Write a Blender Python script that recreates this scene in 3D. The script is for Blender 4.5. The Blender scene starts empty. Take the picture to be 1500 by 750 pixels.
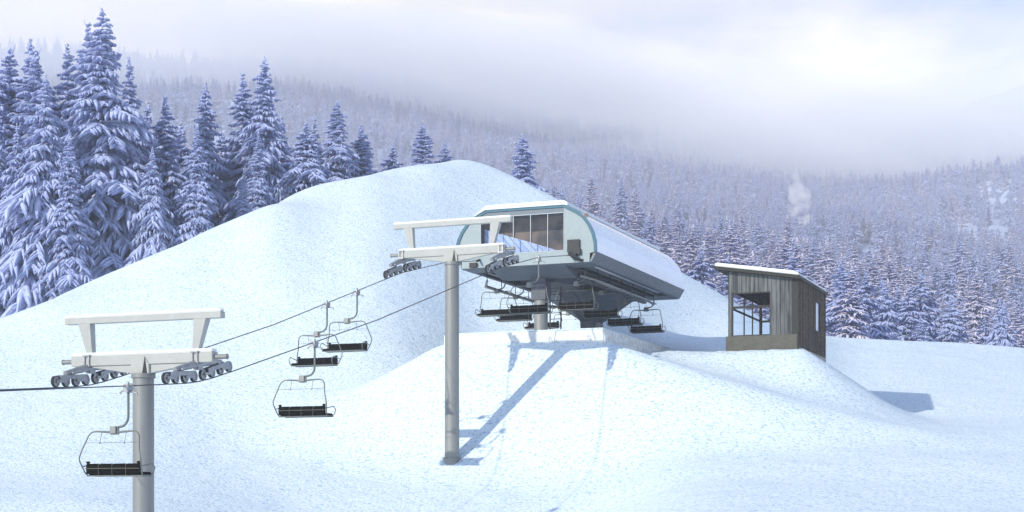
import bpy, math, random
import numpy as np
from mathutils import Vector, Matrix
random.seed(7); RNG = np.random.default_rng(11)
sc = bpy.context.scene
COL = sc.collection
F, HY = 2400.0, 730.0                      # focal length and horizon of the 1500 px wide picture
ANG = math.atan(0.396)                     # the lift line runs this far to the right of straight ahead
D = np.array([math.sin(ANG), math.cos(ANG)]); CR = np.array([math.cos(ANG), -math.sin(ANG)])
P2 = np.array([-2.68, 73.2])               # foot of the middle tower
S1 = -23.88                                # near tower, metres down the line
def line(w, s, z=0.0):
    p = P2 + D*s + CR*w
    return Vector((p[0], p[1], z))

# ------------------------------------------------------------------ helpers
def link(o, parent=None):
    COL.objects.link(o)
    if parent is not None: o.parent = parent
    return o
def tag(o, label=None, cat=None, group=None, kind=None):
    if label: o['label'] = label
    if cat: o['category'] = cat
    if group: o['group'] = group
    if kind: o['kind'] = kind
    return o
def empty(name, loc, rz=0.0):
    o = bpy.data.objects.new(name, None); o.empty_display_size = .3
    o.location = loc; o.rotation_euler = (0, 0, rz)
    return link(o)
def copy_tree(o, parent=None):
    c = o.copy(); COL.objects.link(c)
    if parent is not None: c.parent = parent
    for ch in list(o.children): copy_tree(ch, c)
    return c

class MB:
    def __init__(s, off=(0, 0, 0)):
        s.v = []; s.f = []; s.m = []; s.sm = []; s.off = Vector(off)
    def add(s, vs, fs, m=0, smooth=False):
        b = len(s.v)
        s.v += [tuple(Vector(v)-s.off) for v in vs]
        for f in fs:
            s.f.append([b+i for i in f]); s.m.append(m); s.sm.append(smooth)
    def box(s, x0, x1, y0, y1, z0, z1, m=0):
        vs = [(x, y, z) for z in (z0, z1) for y in (y0, y1) for x in (x0, x1)]
        s.add(vs, [(0,2,3,1),(4,5,7,6),(0,1,5,4),(2,6,7,3),(0,4,6,2),(1,3,7,5)], m)
    def obox(s, a, b, wx, wz, m=0, up=(0, 0, 1)):
        """bar of rectangular section from a to b"""
        a, b = Vector(a), Vector(b); t = (b-a).normalized()
        u = Vector(up)
        if abs(t.dot(u)) > .98: u = Vector((0, 1, 0))
        sd = t.cross(u).normalized()*wx/2; uu = sd.cross(t).normalized()*wz/2
        vs = [p+i*sd+j*uu for p in (a, b) for j in (-1, 1) for i in (-1, 1)]
        s.add(vs, [(0,2,3,1),(4,5,7,6),(0,1,5,4),(2,6,7,3),(0,4,6,2),(1,3,7,5)], m)
    def prism(s, poly, axis, a0, a1, m=0):
        """poly: 2D outline; axis: 'x','y','z' the direction it is pulled along"""
        def P(p, a):
            return {'y': (p[0], a, p[1]), 'x': (a, p[0], p[1]), 'z': (p[0], p[1], a)}[axis]
        n = len(poly); vs = [P(p, a0) for p in poly]+[P(p, a1) for p in poly]
        fs = [tuple(range(n)), tuple(range(2*n-1, n-1, -1))]+[(i, i+n, (i+1) % n+n, (i+1) % n) for i in range(n)]
        s.add(vs, fs, m)
    def tube(s, pts, r, n=8, m=0, caps=True):
        pts = [Vector(p) for p in pts]; rs = r if isinstance(r, (list, tuple)) else [r]*len(pts)
        vs = []; prev = None
        for i, p in enumerate(pts):
            t = (pts[min(i+1, len(pts)-1)]-pts[max(i-1, 0)]).normalized()
            if prev is None:
                ref = Vector((0, 0, 1)) if abs(t.z) < .9 else Vector((0, 1, 0))
                a = t.cross(ref).normalized()
            else:
                a = (prev - t*prev.dot(t)).normalized()
            prev = a; b = t.cross(a)
            for k in range(n):
                q = 2*math.pi*k/n
                vs.append(p+(a*math.cos(q)+b*math.sin(q))*rs[i])
        fs = []
        for i in range(len(pts)-1):
            for k in range(n):
                fs.append((i*n+k, i*n+(k+1) % n, (i+1)*n+(k+1) % n, (i+1)*n+k))
        s.add(vs, fs, m, True)
        if caps:
            L = len(pts)-1
            s.add([vs[k] for k in range(n)], [tuple(range(n-1, -1, -1))], m)
            s.add([vs[L*n+k] for k in range(n)], [tuple(range(n))], m)
    def build(s, name, mats, parent=None, bevel=0.0):
        me = bpy.data.meshes.new(name); me.from_pydata(s.v, [], s.f)
        for mt in (mats if isinstance(mats, (list, tuple)) else [mats]): me.materials.append(mt)
        me.polygons.foreach_set('material_index', s.m); me.polygons.foreach_set('use_smooth', s.sm)
        me.validate(); me.update()
        import bmesh
        bm = bmesh.new(); bm.from_mesh(me); bmesh.ops.recalc_face_normals(bm, faces=bm.faces)
        if bevel:
            es = [e for e in bm.edges if len(e.link_faces) == 2 and not e.smooth or (len(e.link_faces) == 2 and e.calc_face_angle(0) > .6 and not all(f.smooth for f in e.link_faces))]
            bmesh.ops.bevel(bm, geom=es, offset=bevel, segments=2, affect='EDGES', clamp_overlap=True)
        bm.to_mesh(me); bm.free()
        o = bpy.data.objects.new(name, me)
        return link(o, parent)

def arc(p0, p1, p2, n=6):
    p0, p1, p2 = Vector(p0), Vector(p1), Vector(p2)
    return [p0*(1-t)**2+p1*2*t*(1-t)+p2*t*t for t in [i/n for i in range(n+1)]]

# ------------------------------------------------------------------ materials
def mat(name, col, rough=.6, metal=0.0, var=0.0, scale=6.0, bump=0.0, bscale=None, col2=None, stretch=None, spec=None, detail=4):
    m = bpy.data.materials.new(name); m.use_nodes = True
    nt = m.node_tree; N = nt.nodes; L = nt.links; b = N['Principled BSDF']
    b.inputs['Roughness'].default_value = rough; b.inputs['Metallic'].default_value = metal
    if spec is not None: b.inputs['Specular IOR Level'].default_value = spec
    b.inputs['Base Color'].default_value = (*col, 1)
    tc = N.new('ShaderNodeTexCoord'); mp = N.new('ShaderNodeMapping'); L.new(tc.outputs['Object'], mp.inputs['Vector'])
    if stretch: mp.inputs['Scale'].default_value = stretch
    if var or col2:
        n = N.new('ShaderNodeTexNoise'); n.inputs['Scale'].default_value = scale; n.inputs['Detail'].default_value = detail
        L.new(mp.outputs[0], n.inputs['Vector'])
        r = N.new('ShaderNodeValToRGB'); L.new(n.outputs['Fac'], r.inputs[0])
        c2 = col2 or tuple(c*(1-var) for c in col)
        r.color_ramp.elements[0].position = .38; r.color_ramp.elements[1].position = .62
        r.color_ramp.elements[0].color = (*c2, 1); r.color_ramp.elements[1].color = (*col, 1)
        L.new(r.outputs[0], b.inputs['Base Color'])
    if bump:
        n2 = N.new('ShaderNodeTexNoise'); n2.inputs['Scale'].default_value = bscale or scale*3; n2.inputs['Detail'].default_value = 3
        L.new(mp.outputs[0], n2.inputs['Vector'])
        bp = N.new('ShaderNodeBump'); bp.inputs['Strength'].default_value = 1.0; bp.inputs['Distance'].default_value = bump
        L.new(n2.outputs['Fac'], bp.inputs['Height']); L.new(bp.outputs[0], b.inputs['Normal'])
    return m

def snow_mat(name, base=(.81, .90, .95), grain=True):
    m = bpy.data.materials.new(name); m.use_nodes = True
    nt = m.node_tree; N = nt.nodes; L = nt.links; b = N['Principled BSDF']
    b.inputs['Roughness'].default_value = .75; b.inputs['Specular IOR Level'].default_value = .25
    tc = N.new('ShaderNodeTexCoord')
    def noise(s, d=3, r=.5):
        n = N.new('ShaderNodeTexNoise'); n.inputs['Scale'].default_value = s; n.inputs['Detail'].default_value = d
        n.inputs['Roughness'].default_value = r; L.new(tc.outputs['Object'], n.inputs['Vector']); return n
    fine = noise(6.5, 2, .65); med = noise(.8, 3); big = noise(.07, 3)
    r = N.new('ShaderNodeValToRGB'); L.new(fine.outputs['Fac'], r.inputs[0])
    e = r.color_ramp.elements
    e[0].position = .33; e[0].color = (base[0]*.56, base[1]*.67, base[2]*.80, 1)
    e[1].position = .60; e[1].color = (*base, 1)
    x = r.color_ramp.elements.new(.45); x.color = (base[0]*.93, base[1]*.965, base[2]*.99, 1)
    L.new(r.outputs[0], b.inputs['Base Color'])
    a1 = N.new('ShaderNodeMath'); a1.operation = 'MULTIPLY_ADD'; L.new(med.outputs['Fac'], a1.inputs[0]); a1.inputs[1].default_value = 1.6
    L.new(fine.outputs['Fac'], a1.inputs[2])
    a2 = N.new('ShaderNodeMath'); a2.operation = 'MULTIPLY_ADD'; L.new(big.outputs['Fac'], a2.inputs[0]); a2.inputs[1].default_value = 6.0
    L.new(a1.outputs[0], a2.inputs[2])
    bp = N.new('ShaderNodeBump'); bp.inputs['Strength'].default_value = 1.0; bp.inputs['Distance'].default_value = .065
    L.new(a2.outputs[0], bp.inputs['Height']); L.new(bp.outputs[0], b.inputs['Normal'])
    return m

M = {}
M['snow'] = snow_mat('packed_snow')
M['cap'] = mat('fresh_snow_cap', (.88, .91, .95), .8, var=.05, scale=3, bump=.02, bscale=5)
M['roofwhite'] = mat('snow_on_curved_roof', (.90, .93, .96), .7, var=.04, scale=2, bump=.015, bscale=4)
_b = M['roofwhite'].node_tree.nodes['Principled BSDF']; _b.inputs['Roughness'].default_value = .25; _b.inputs['Metallic'].default_value = .45; _b.inputs['Coat Weight'].default_value = 1; _b.inputs['Coat Roughness'].default_value = .2
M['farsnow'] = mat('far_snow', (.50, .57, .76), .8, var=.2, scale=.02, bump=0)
M['galv'] = mat('galvanised_steel', (.262, .264, .262), .5, .25, var=.12, scale=2.2, bump=.002, bscale=30, stretch=(1, 1, .25))
M['cream'] = mat('cream_painted_steel', (.425, .43, .415), .55, 0, var=.08, scale=3, bump=.002, bscale=20)
M['steel'] = mat('grey_steel', (.36, .37, .40), .45, .5, var=.2, scale=8)
M['darksteel'] = mat('dark_steel', (.016, .018, .022), .5, .3, var=.2, scale=8)
M['tyre'] = mat('black_rubber', (.02, .02, .022), .8)
M['rust'] = mat('worn_hub', (.28, .17, .12), .7, .2, var=.4, scale=20)
M['frame'] = mat('chair_tube_grey', (.17, .19, .18), .5, .4, var=.15, scale=10)
M['vinyl'] = mat('black_vinyl', (.007, .007, .006), .8, spec=.04, var=.3, scale=12)
M['slat'] = mat('brown_grey_tube', (.10, .09, .07), .6, .1)
M['rope'] = mat('steel_wire_rope', (.06, .07, .09), .5, .5)
M['panel'] = mat('pale_teal_panel', (.31, .37, .395), .55, 0, var=.07, scale=5, bump=.004, bscale=14)
M['teal'] = mat('teal_trim', (.004, .10, .16), .45)
M['fascia'] = mat('grey_textured_metal', (.20, .22, .25), .5, .3, var=.35, scale=9, bump=.01, bscale=12)
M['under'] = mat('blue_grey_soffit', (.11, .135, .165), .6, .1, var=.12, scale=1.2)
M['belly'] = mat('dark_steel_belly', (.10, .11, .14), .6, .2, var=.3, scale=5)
M['header'] = mat('grey_header', (.16, .19, .23), .6)
M['mull'] = mat('pale_mullion', (.34, .38, .42), .4, .2)
M['brown'] = mat('brown_reflection_blotches', (.34, .22, .15), .8, col2=(.07, .055, .05), scale=.9)  # blotches stand in for the brown reflection in the station panes
M['concrete'] = mat('pitted_concrete', (.48, .47, .44), .9, col2=(.24, .23, .22), scale=7, bump=.03, bscale=10)
M['icy'] = mat('snow_crusted_concrete', (.80, .81, .80), .85, col2=(.62, .65, .68), scale=1.2, bump=.02, bscale=7, stretch=(1, 1, 2))
M['crust'] = mat('snow_spattered_wall', (.84, .85, .86), .85, col2=(.62, .60, .58), scale=5, bump=.03, bscale=10)
M['found'] = mat('beige_cast_foundation', (.115, .110, .092), .9, var=.18, scale=6, bump=.01, bscale=14)
M['trim'] = mat('taupe_trim', (.019, .018, .013), .7, var=.15, scale=4)
M['ceil'] = mat('dark_interior', (.03, .027, .025), .8)
M['plaster'] = mat('plain_interior_board', (.09, .065, .05), .8, var=.4, scale=1.5)

def glass_mat(name, tint=(.9, .94, 1), refl=.12, ior=1.5):
    m = bpy.data.materials.new(name); m.use_nodes = True; nt = m.node_tree; N = nt.nodes; L = nt.links
    N.remove(N['Principled BSDF']); out = N['Material Output']
    t = N.new('ShaderNodeBsdfTransparent'); t.inputs[0].default_value = (*tint, 1)
    g = N.new('ShaderNodeBsdfGlossy'); g.inputs['Roughness'].default_value = .03
    fr = N.new('ShaderNodeFresnel'); fr.inputs[0].default_value = ior
    mx = N.new('ShaderNodeMixShader'); mx.inputs[0].default_value = refl
    ge = N.new('ShaderNodeNewGeometry'); sb = N.new('ShaderNodeMath'); sb.operation = 'SUBTRACT'; sb.inputs[0].default_value = 1; L.new(ge.outputs['Backfacing'], sb.inputs[1])
    ml = N.new('ShaderNodeMath'); ml.operation = 'MULTIPLY'; L.new(fr.outputs[0], ml.inputs[0]); L.new(sb.outputs[0], ml.inputs[1])
    L.new(ml.outputs[0], mx.inputs[0]); L.new(t.outputs[0], mx.inputs[1]); L.new(g.outputs[0], mx.inputs[2]); L.new(mx.outputs[0], out.inputs[0])
    return m
M['glass'] = glass_mat('window_glass')
M['clear'] = glass_mat('clear_glass', (.96, .98, 1), ior=1.12)

def board_mat(name, c1, c2, dark, pitch, rough=.8, axis='X', speck=None, relief=.01):
    """vertical boards: joints every pitch metres and streaked weathering"""
    m = bpy.data.materials.new(name); m.use_nodes = True; nt = m.node_tree; N = nt.nodes; L = nt.links; b = N['Principled BSDF']
    b.inputs['Roughness'].default_value = rough; b.inputs['Specular IOR Level'].default_value = .2
    tc = N.new('ShaderNodeTexCoord'); sp = N.new('ShaderNodeSeparateXYZ'); L.new(tc.outputs['Object'], sp.inputs[0])
    dv = N.new('ShaderNodeMath'); dv.operation = 'DIVIDE'; L.new(sp.outputs[axis], dv.inputs[0]); dv.inputs[1].default_value = pitch
    fr = N.new('ShaderNodeMath'); fr.operation = 'FRACT'; L.new(dv.outputs[0], fr.inputs[0])
    fl = N.new('ShaderNodeMath'); fl.operation = 'FLOOR'; L.new(dv.outputs[0], fl.inputs[0])
    gp = N.new('ShaderNodeMath'); gp.operation = 'GREATER_THAN'; L.new(fr.outputs[0], gp.inputs[0]); gp.inputs[1].default_value = .10
    wn = N.new('ShaderNodeTexWhiteNoise'); wn.noise_dimensions = '1D'; L.new(fl.outputs[0], wn.inputs['W'])
    mp = N.new('ShaderNodeMapping'); mp.inputs['Scale'].default_value = (9, 9, .9) if not speck else (speck,)*3
    L.new(tc.outputs['Object'], mp.inputs[0])
    n = N.new('ShaderNodeTexNoise'); n.inputs['Scale'].default_value = 1.0; n.inputs['Detail'].default_value = 5; L.new(mp.outputs[0], n.inputs['Vector'])
    ad = N.new('ShaderNodeMath'); ad.operation = 'MULTIPLY_ADD'; L.new(wn.outputs['Value'], ad.inputs[0]); ad.inputs[1].default_value = .22; L.new(n.outputs['Fac'], ad.inputs[2])
    r = N.new('ShaderNodeValToRGB'); L.new(ad.outputs[0], r.inputs[0])
    r.color_ramp.elements[0].position = .42 if not speck else .52; r.color_ramp.elements[0].color = (*c2, 1)
    r.color_ramp.elements[1].position = .75 if not speck else .68; r.color_ramp.elements[1].color = (*c1, 1)
    mx = N.new('ShaderNodeMix'); mx.data_type = 'RGBA'; L.new(gp.outputs[0], mx.inputs['Factor'])
    mx.inputs['A'].default_value = (*dark, 1); L.new(r.outputs[0], mx.inputs['B']); L.new(mx.outputs['Result'], b.inputs['Base Color'])
    bp = N.new('ShaderNodeBump'); bp.inputs['Distance'].default_value = relief
    L.new(gp.outputs[0], bp.inputs['Height']); L.new(bp.outputs[0], b.inputs['Normal'])
    return m
M['boards'] = board_mat('weathered_grey_boards', (.165, .172, .172), (.055, .062, .066), (.015, .02, .02), .22)
M['cladding'] = board_mat('dark_ribbed_cladding', (.12, .078, .042), (.010, .007, .004), (.006, .005, .004), .20, axis='Y', speck=9, relief=.03)
M['snow_reflection'] = board_mat('painted_snow_reflection', (.66, .70, .84), (.52, .56, .72), (.22, .24, .36), .27)  # striped colour of the snow reflection in the station glass

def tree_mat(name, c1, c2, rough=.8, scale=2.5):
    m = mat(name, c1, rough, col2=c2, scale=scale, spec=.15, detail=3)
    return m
M['rime'] = tree_mat('shade_tinted_rime_and_snow', (.55, .60, .83), (.42, .49, .76))  # blue of the shade put into the rime colour
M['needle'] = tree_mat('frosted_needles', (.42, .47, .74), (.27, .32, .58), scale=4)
M['needle_shaded'] = tree_mat('shade_dark_frosted_needles', (.20, .25, .50), (.11, .145, .35), scale=4)  # darker needle copy, shade within the crowns put into the colour
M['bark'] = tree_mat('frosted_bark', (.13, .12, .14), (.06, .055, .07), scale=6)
M['rime_sunlit'] = tree_mat('sunlit_tinted_rime', (.93, .80, .79), (.58, .60, .82))  # warm sun on the tips and blue shade put into the two tones

# ------------------------------------------------------------------ terrain
YG = lambda px, ypx, Y: (HY-ypx)/F*Y
# each column: picture column -> (distance, picture row) of the snow surface; z given directly when row is None
cols = {
 0:    [(0,None,-1.9),(28,None,-3.6),(45,None,-4.2),(55,None,-2.6),(63,742),(72,690),(86,575),(101,467),(112,None,10.0),(140,None,7.5),(170,None,5.8)],
 209:  [(0,None,-1.9),(28,None,-3.6),(47,None,-4.5),(55,None,-3.0),(62,748),(74,670),(90,520),(107,383),(118,None,14.0),(145,None,8.5),(170,None,5.8)],
 330:  [(0,None,-1.8),(28,None,-3.0),(55,None,-3.2),(65,748),(77,662),(92,490),(111,327),(123,None,16.5),(148,None,9.5),(170,None,5.8)],
 475:  [(0,None,-1.8),(28,None,-2.4),(58,None,-2.6),(64,None,-1.5),(68,745),(77,655),(96,437),(119,268),(130,None,20.5),(150,None,11),(170,None,5.8)],
 600:  [(0,None,-1.8),(28,None,-2.2),(58,None,-2.4),(63,None,-1.5),(67,747),(76,672),(98,430),(124,246),(134,None,23),(152,None,12),(170,None,5.8)],
 680:  [(0,None,-1.8),(28,None,-2.2),(58,None,-2.3),(63,None,-1.4),(67,745),(73,688),(85,600),(100,470),(128,232),(139,None,24),(155,None,12),(170,None,5.8)],
 760:  [(0,None,-1.8),(28,None,-2.2),(58,None,-2.2),(63,None,-1.3),(67,742),(73,688),(86,600),(100,480),(128,258),(138,None,20),(152,None,11),(170,None,5.8)],
 810:  [(0,None,-1.8),(28,None,-2.0),(58,None,-2.0),(63,None,-1.2),(67,740),(74,680),(86,585),(100,490),(126,286),(136,None,18),(150,None,10),(170,None,5.8)],
 900:  [(0,None,-1.8),(28,None,-1.8),(56,None,-1.2),(64,737),(74,660),(84,560),(95,505),(118,345),(130,None,14),(150,None,9),(170,None,5.8)],
 985:  [(0,None,-1.8),(28,None,-1.5),(50,750),(62,704),(73,645),(82,550),(92,508),(104,498),(119,393),(129,None,12),(150,None,8),(170,None,5.8)],
 1065: [(0,None,-1.8),(28,None,-1.5),(50,750),(62,700),(73,640),(84,530),(96,508),(106,496),(120,440),(130,None,11),(150,None,8),(170,None,5.8)],
 1140: [(0,None,-1.8),(28,None,-1.5),(50,750),(62,692),(73,638),(86,575),(98,530),(115,480),(130,None,10),(150,None,7.5),(170,None,5.8)],
 1207: [(0,None,-1.8),(28,None,-1.5),(50,750),(62,690),(73,634),(88,603),(100,562),(123,495),(135,None,10.4),(150,None,8),(170,None,5.8)],
 1350: [(0,None,-1.8),(28,None,-1.5),(50,751),(62,690),(75,628),(88,612),(98,574),(125,502),(137,None,10),(150,None,8),(170,None,5.8)],
 1500: [(0,None,-1.8),(28,None,-1.5),(50,752),(62,692),(75,630),(88,614),(98,577),(125,511),(137,None,9.8),(150,None,8),(170,None,5.8)],
}
YS = np.arange(-20, 170.01, .5)
cpx = sorted(cols); prof = []
for px in cpx:
    ys = [c[0] for c in cols[px]]; zs = [c[2] if c[1] is None else YG(px, c[1], c[0]) for c in cols[px]]
    # monotone-ish cubic (Catmull-Rom on a dense linear fit keeps the crests crisp)
    prof.append(np.interp(YS, ys, zs))
prof = np.array(prof)
k = np.array([1, 2, 3, 4, 5, 4, 3, 2, 1.]); k /= k.sum()
prof = np.array([np.convolve(np.pad(p, 4, mode='edge'), k, 'valid') for p in prof])
xa = np.arange(-46, 46.01, .5); side = 46+np.cumsum(np.linspace(.6, 14, 32))
XS = np.concatenate([-side[::-1], xa, side])
GX, GY = np.meshgrid(XS, YS, indexing='ij')
PX = np.clip(750+GX/np.maximum(GY, 12)*F, cpx[0], cpx[-1])
# smooth interpolation across the columns (Catmull-Rom)
ci = np.clip(np.searchsorted(cpx, PX, side='right')-1, 0, len(cpx)-2)
ca = np.array(cpx, float); t = (PX-ca[ci])/(ca[ci+1]-ca[ci])
jj = np.clip(((GY-YS[0])/.5).round().astype(int), 0, len(YS)-1)
g = lambda i: prof[np.clip(i, 0, len(cpx)-1), jj]
p1, p2_ = g(ci), g(ci+1); dx = ca[ci+1]-ca[ci]
sl = lambda i: (g(i+1)-g(i-1))/np.maximum(ca[np.clip(i+1, 0, len(ca)-1)]-ca[np.clip(i-1, 0, len(ca)-1)], 1)
m1, m2 = sl(ci)*dx*.8, sl(ci+1)*dx*.8
GZ = (2*t**3-3*t**2+1)*p1+(t**3-2*t**2+t)*m1+(-2*t**3+3*t**2)*p2_+(t**3-t**2)*m2
def lcoord(X, Y):
    rx, ry = X-P2[0], Y-P2[1]
    return rx*CR[0]+ry*CR[1], rx*D[0]+ry*D[1]
kx = np.exp(-np.linspace(-2, 2, 17)**2); kx /= kx.sum()
na_, nb2 = len(side), len(side)+len(xa)
core = np.apply_along_axis(lambda c: np.convolve(c, kx, 'valid'), 0, GZ[na_-0:nb2])
GZ[na_+8:nb2-8] = core
# nudge the crest so that the skyline of the hill runs through the measured rows
sky_px = [-200, 0, 60, 120, 171, 250, 320, 400, 469, 540, 600, 640, 680, 710, 735, 765, 790, 815, 900, 975, 1000, 1050, 1065, 1140, 1207, 1300, 1400, 1500, 1800]
sky_y = [560, 467, 443, 418, 397, 365, 333, 299, 272, 257, 247, 239.5, 234.5, 240, 249, 262, 278, 292, 345, 389, 402, 430, 438, 478, 495, 500, 505, 511, 530]
def rawz(x, y):
    i = np.interp(x, XS, np.arange(len(XS))); i0 = np.clip(i.astype(int), 0, len(XS)-2); fi = i-i0
    j0 = ((y-YS[0])/.5).astype(int); return GZ[i0, j0]*(1-fi)+GZ[i0+1, j0]*fi
fp = np.arange(-100, 1601, 10.); yl = np.arange(96, 150, .5)
cv = np.array([(rawz((p-750)/F*yl, yl)/yl).max() for p in fp])
rat = (HY-np.interp(fp, sky_px, sky_y))/F/cv
rat = np.convolve(np.pad(rat, 3, mode='edge'), np.array([1, 2, 3, 4, 3, 2, 1])/16, 'valid')
ww = np.clip((GY-90)/14, 0, 1); ww = ww*ww*(3-2*ww)*np.clip((168-GY)/20, 0, 1)
GZ = GZ*(1+(np.interp(750+GX/np.maximum(GY, 12)*F, fp, rat)-1)*ww)
W, S = lcoord(GX, GY)
def vnoise(X, Y, sc_, seed):
    r = np.random.default_rng(seed); tab = r.random((256, 256))
    x, y = X/sc_+1000, Y/sc_+1000; xi, yi = np.floor(x).astype(int), np.floor(y).astype(int)
    fx, fy = x-xi, y-yi; fx, fy = fx*fx*(3-2*fx), fy*fy*(3-2*fy)
    q = lambda a, b: tab[a % 256, b % 256]
    return (q(xi, yi)*(1-fx)*(1-fy)+q(xi+1, yi)*fx*(1-fy)+q(xi, yi+1)*(1-fx)*fy+q(xi+1, yi+1)*fx*fy)-.5
def smax(a, b, k=.6):
    h = np.clip(.5+.5*(a-b)/k, 0, 1); return b*(1-h)+a*h+k*h*(1-h)
# the bank of snow the station platform stands on
dw = np.maximum(np.maximum(-3.9-W, W-4.9), 0); ds = np.maximum(np.maximum(7.3-S, S-30), 0)
dl = np.where(W < -3.9, dw*.42, dw*.32)
bank = 7.50-np.sqrt((ds*.83)**2+dl**2)
GZ = smax(GZ, bank, 1.3)
# the mound under the cabin
HC = np.array([14.31, 82.0])               # front right corner of the cabin
hx, hy = GX-HC[0], GY-HC[1]; HA = hx*CR[0]+hy*CR[1]; HB = hx*D[0]+hy*D[1]
da = np.maximum(np.maximum(-6.5-HA, HA-.35), 0); db = np.maximum(np.maximum(-.5-HB, HB-7.5), 0)
mound = 7.58-.045*np.clip(HB, 0, 8)-np.sqrt((da*np.where(HA > 0, .70, .5))**2+(db*.55)**2)
GZ = smax(GZ, mound, 1.0)
GZ += vnoise(GX, GY, 9, 1)*.35+vnoise(GX, GY, 3.7, 2)*.12+vnoise(GX, GY, 1.3, 3)*.03
def ground_z(x, y):
    i = np.interp(x, XS, np.arange(len(XS))); j = (y-YS[0])/.5
    i0 = int(min(max(i, 0), len(XS)-2)); j0 = int(min(max(j, 0), len(YS)-2)); fi, fj = i-i0, min(max(j-j0, 0), 1)
    return float(GZ[i0, j0]*(1-fi)*(1-fj)+GZ[i0+1, j0]*fi*(1-fj)+GZ[i0, j0+1]*(1-fi)*fj+GZ[i0+1, j0+1]*fi*fj)

def grid_mesh(name, X, Y, Z, m, smooth=True):
    nx, ny = X.shape; v = np.stack([X, Y, Z], -1).reshape(-1, 3)
    a = np.arange(nx*ny).reshape(nx, ny); f = np.stack([a[:-1, :-1], a[1:, :-1], a[1:, 1:], a[:-1, 1:]], -1).reshape(-1, 4)
    me = bpy.data.meshes.new(name); me.vertices.add(len(v)); me.vertices.foreach_set('co', v.ravel())
    me.loops.add(f.size); me.loops.foreach_set('vertex_index', f.ravel().astype(np.int32))
    me.polygons.add(len(f)); me.polygons.foreach_set('loop_start', np.arange(0, f.size, 4, dtype=np.int32))
    me.polygons.foreach_set('loop_total', np.full(len(f), 4, np.int32))
    me.materials.append(m); me.update(); me.validate()
    me.polygons.foreach_set('use_smooth', np.ones(len(f), bool))
    return link(bpy.data.objects.new(name, me))
tag(grid_mesh('snow_slope', GX, GY, GZ, M['snow']), kind='structure')

# far mountainside
def ridge(u):
    px = 750+u*F
    y = np.interp(px, [-3000, 0, 200, 450, 600, 800, 1000, 1200, 1350, 1500, 2500, 4500], [60, 88, 92, 104, 128, 176, 212, 240, 240, 232, 200, 160])
    return (HY-y)/F
def far_z(X, Y):
    u = X/np.maximum(Y, 1); rd = ridge(u)
    px = np.clip(750+u*F, -400, 2200)
    v = np.interp(Y, [140, 200, 300, 430, 480, 620, 760, 900, 1200, 1600], [.034, .050, .088, .120, .112, .105, .130, .158, .185, .205])
    w = np.clip((Y-700)/900, 0, 1); w = w*w*(3-2*w)
    tl = np.interp(px, [-400, 300, 850, 1200, 1500, 2200], [.05, .045, .030, .0, -.018, -.02])*np.clip((Y-170)/200, 0, 1)*np.clip((900-Y)/300, 0, 1)
    z = (v+(rd-.205)*w+tl)*Y
    z += vnoise(X, Y, 90, 5)*np.clip((Y-200)/60, 0, 12)+vnoise(X, Y, 240, 6)*np.clip((Y-300)/25, 0, 34)
    zr = rd*1600
    return np.where(Y > 1600, zr-(Y-1600)*.12, z)
yy = np.concatenate([np.arange(140, 400, 8), np.arange(400, 1860, 20)]); uu = np.linspace(-1.3, 1.3, 150)
FY, FU = np.meshgrid(yy, uu, indexing='ij'); FX = FU*FY
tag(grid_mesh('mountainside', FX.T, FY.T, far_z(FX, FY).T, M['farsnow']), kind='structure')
# distant snowy ridge at the right
uu2 = np.linspace(-.6, 1.3, 120); y2 = np.linspace(1850, 2350, 20)
QY, QU = np.meshgrid(y2, uu2, indexing='ij')
top = np.interp(QU, [-.6, .05, .14, .2, .25, .3125, .6, 1.3], [.10, .17, .185, .200, .234, .2565, .27, .22])
QZ = (top*2100)*(1-.35*np.abs(QY-2100)/250)+vnoise(QU*QY, QY, 200, 9)*12
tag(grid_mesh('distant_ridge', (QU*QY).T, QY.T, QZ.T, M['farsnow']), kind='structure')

# ------------------------------------------------------------------ trees
class TM:
    def __init__(s): s.v = []; s.f = []; s.m = []; s.n = 0
    def tube(s, P, w, h, sides, m):
        P = np.asarray(P, float); n = len(P)
        T = np.gradient(P, axis=0); T /= np.linalg.norm(T, axis=1)[:, None]+1e-9
        sd = np.cross(T, (0, 0, 1.)); sd /= np.linalg.norm(sd, axis=1)[:, None]+1e-9
        up = np.cross(sd, T); q = np.arange(sides)/sides*2*np.pi+.3
        R = P[:, None]+sd[:, None]*(np.cos(q)[None, :, None]*np.asarray(w)[:, None, None])+up[:, None]*(np.sin(q)[None, :, None]*np.asarray(h)[:, None, None])
        s.v.append(R.reshape(-1, 3))
        a = np.arange(n*sides).reshape(n, sides)+s.n; b = np.roll(a, -1, 1)
        s.f.append(np.stack([a[:-1], b[:-1], b[1:], a[1:]], -1).reshape(-1, 4)); s.m += [m]*((n-1)*sides); s.n += n*sides
    def mesh(s, name, mats):
        v = np.concatenate(s.v); f = np.concatenate(s.f)
        me = bpy.data.meshes.new(name); me.vertices.add(len(v)); me.vertices.foreach_set('co', v.ravel())
        me.loops.add(f.size); me.loops.foreach_set('vertex_index', f.ravel().astype(np.int32))
        me.polygons.add(len(f)); me.polygons.foreach_set('loop_start', np.arange(0, f.size, 4, dtype=np.int32))
        me.polygons.foreach_set('loop_total', np.full(len(f), 4, np.int32))
        for mt in mats: me.materials.append(mt)
        me.polygons.foreach_set('material_index', np.array(s.m, np.int32))
        me.polygons.foreach_set('use_smooth', np.ones(len(f), bool))
        me.update(); me.validate(); return me

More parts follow.
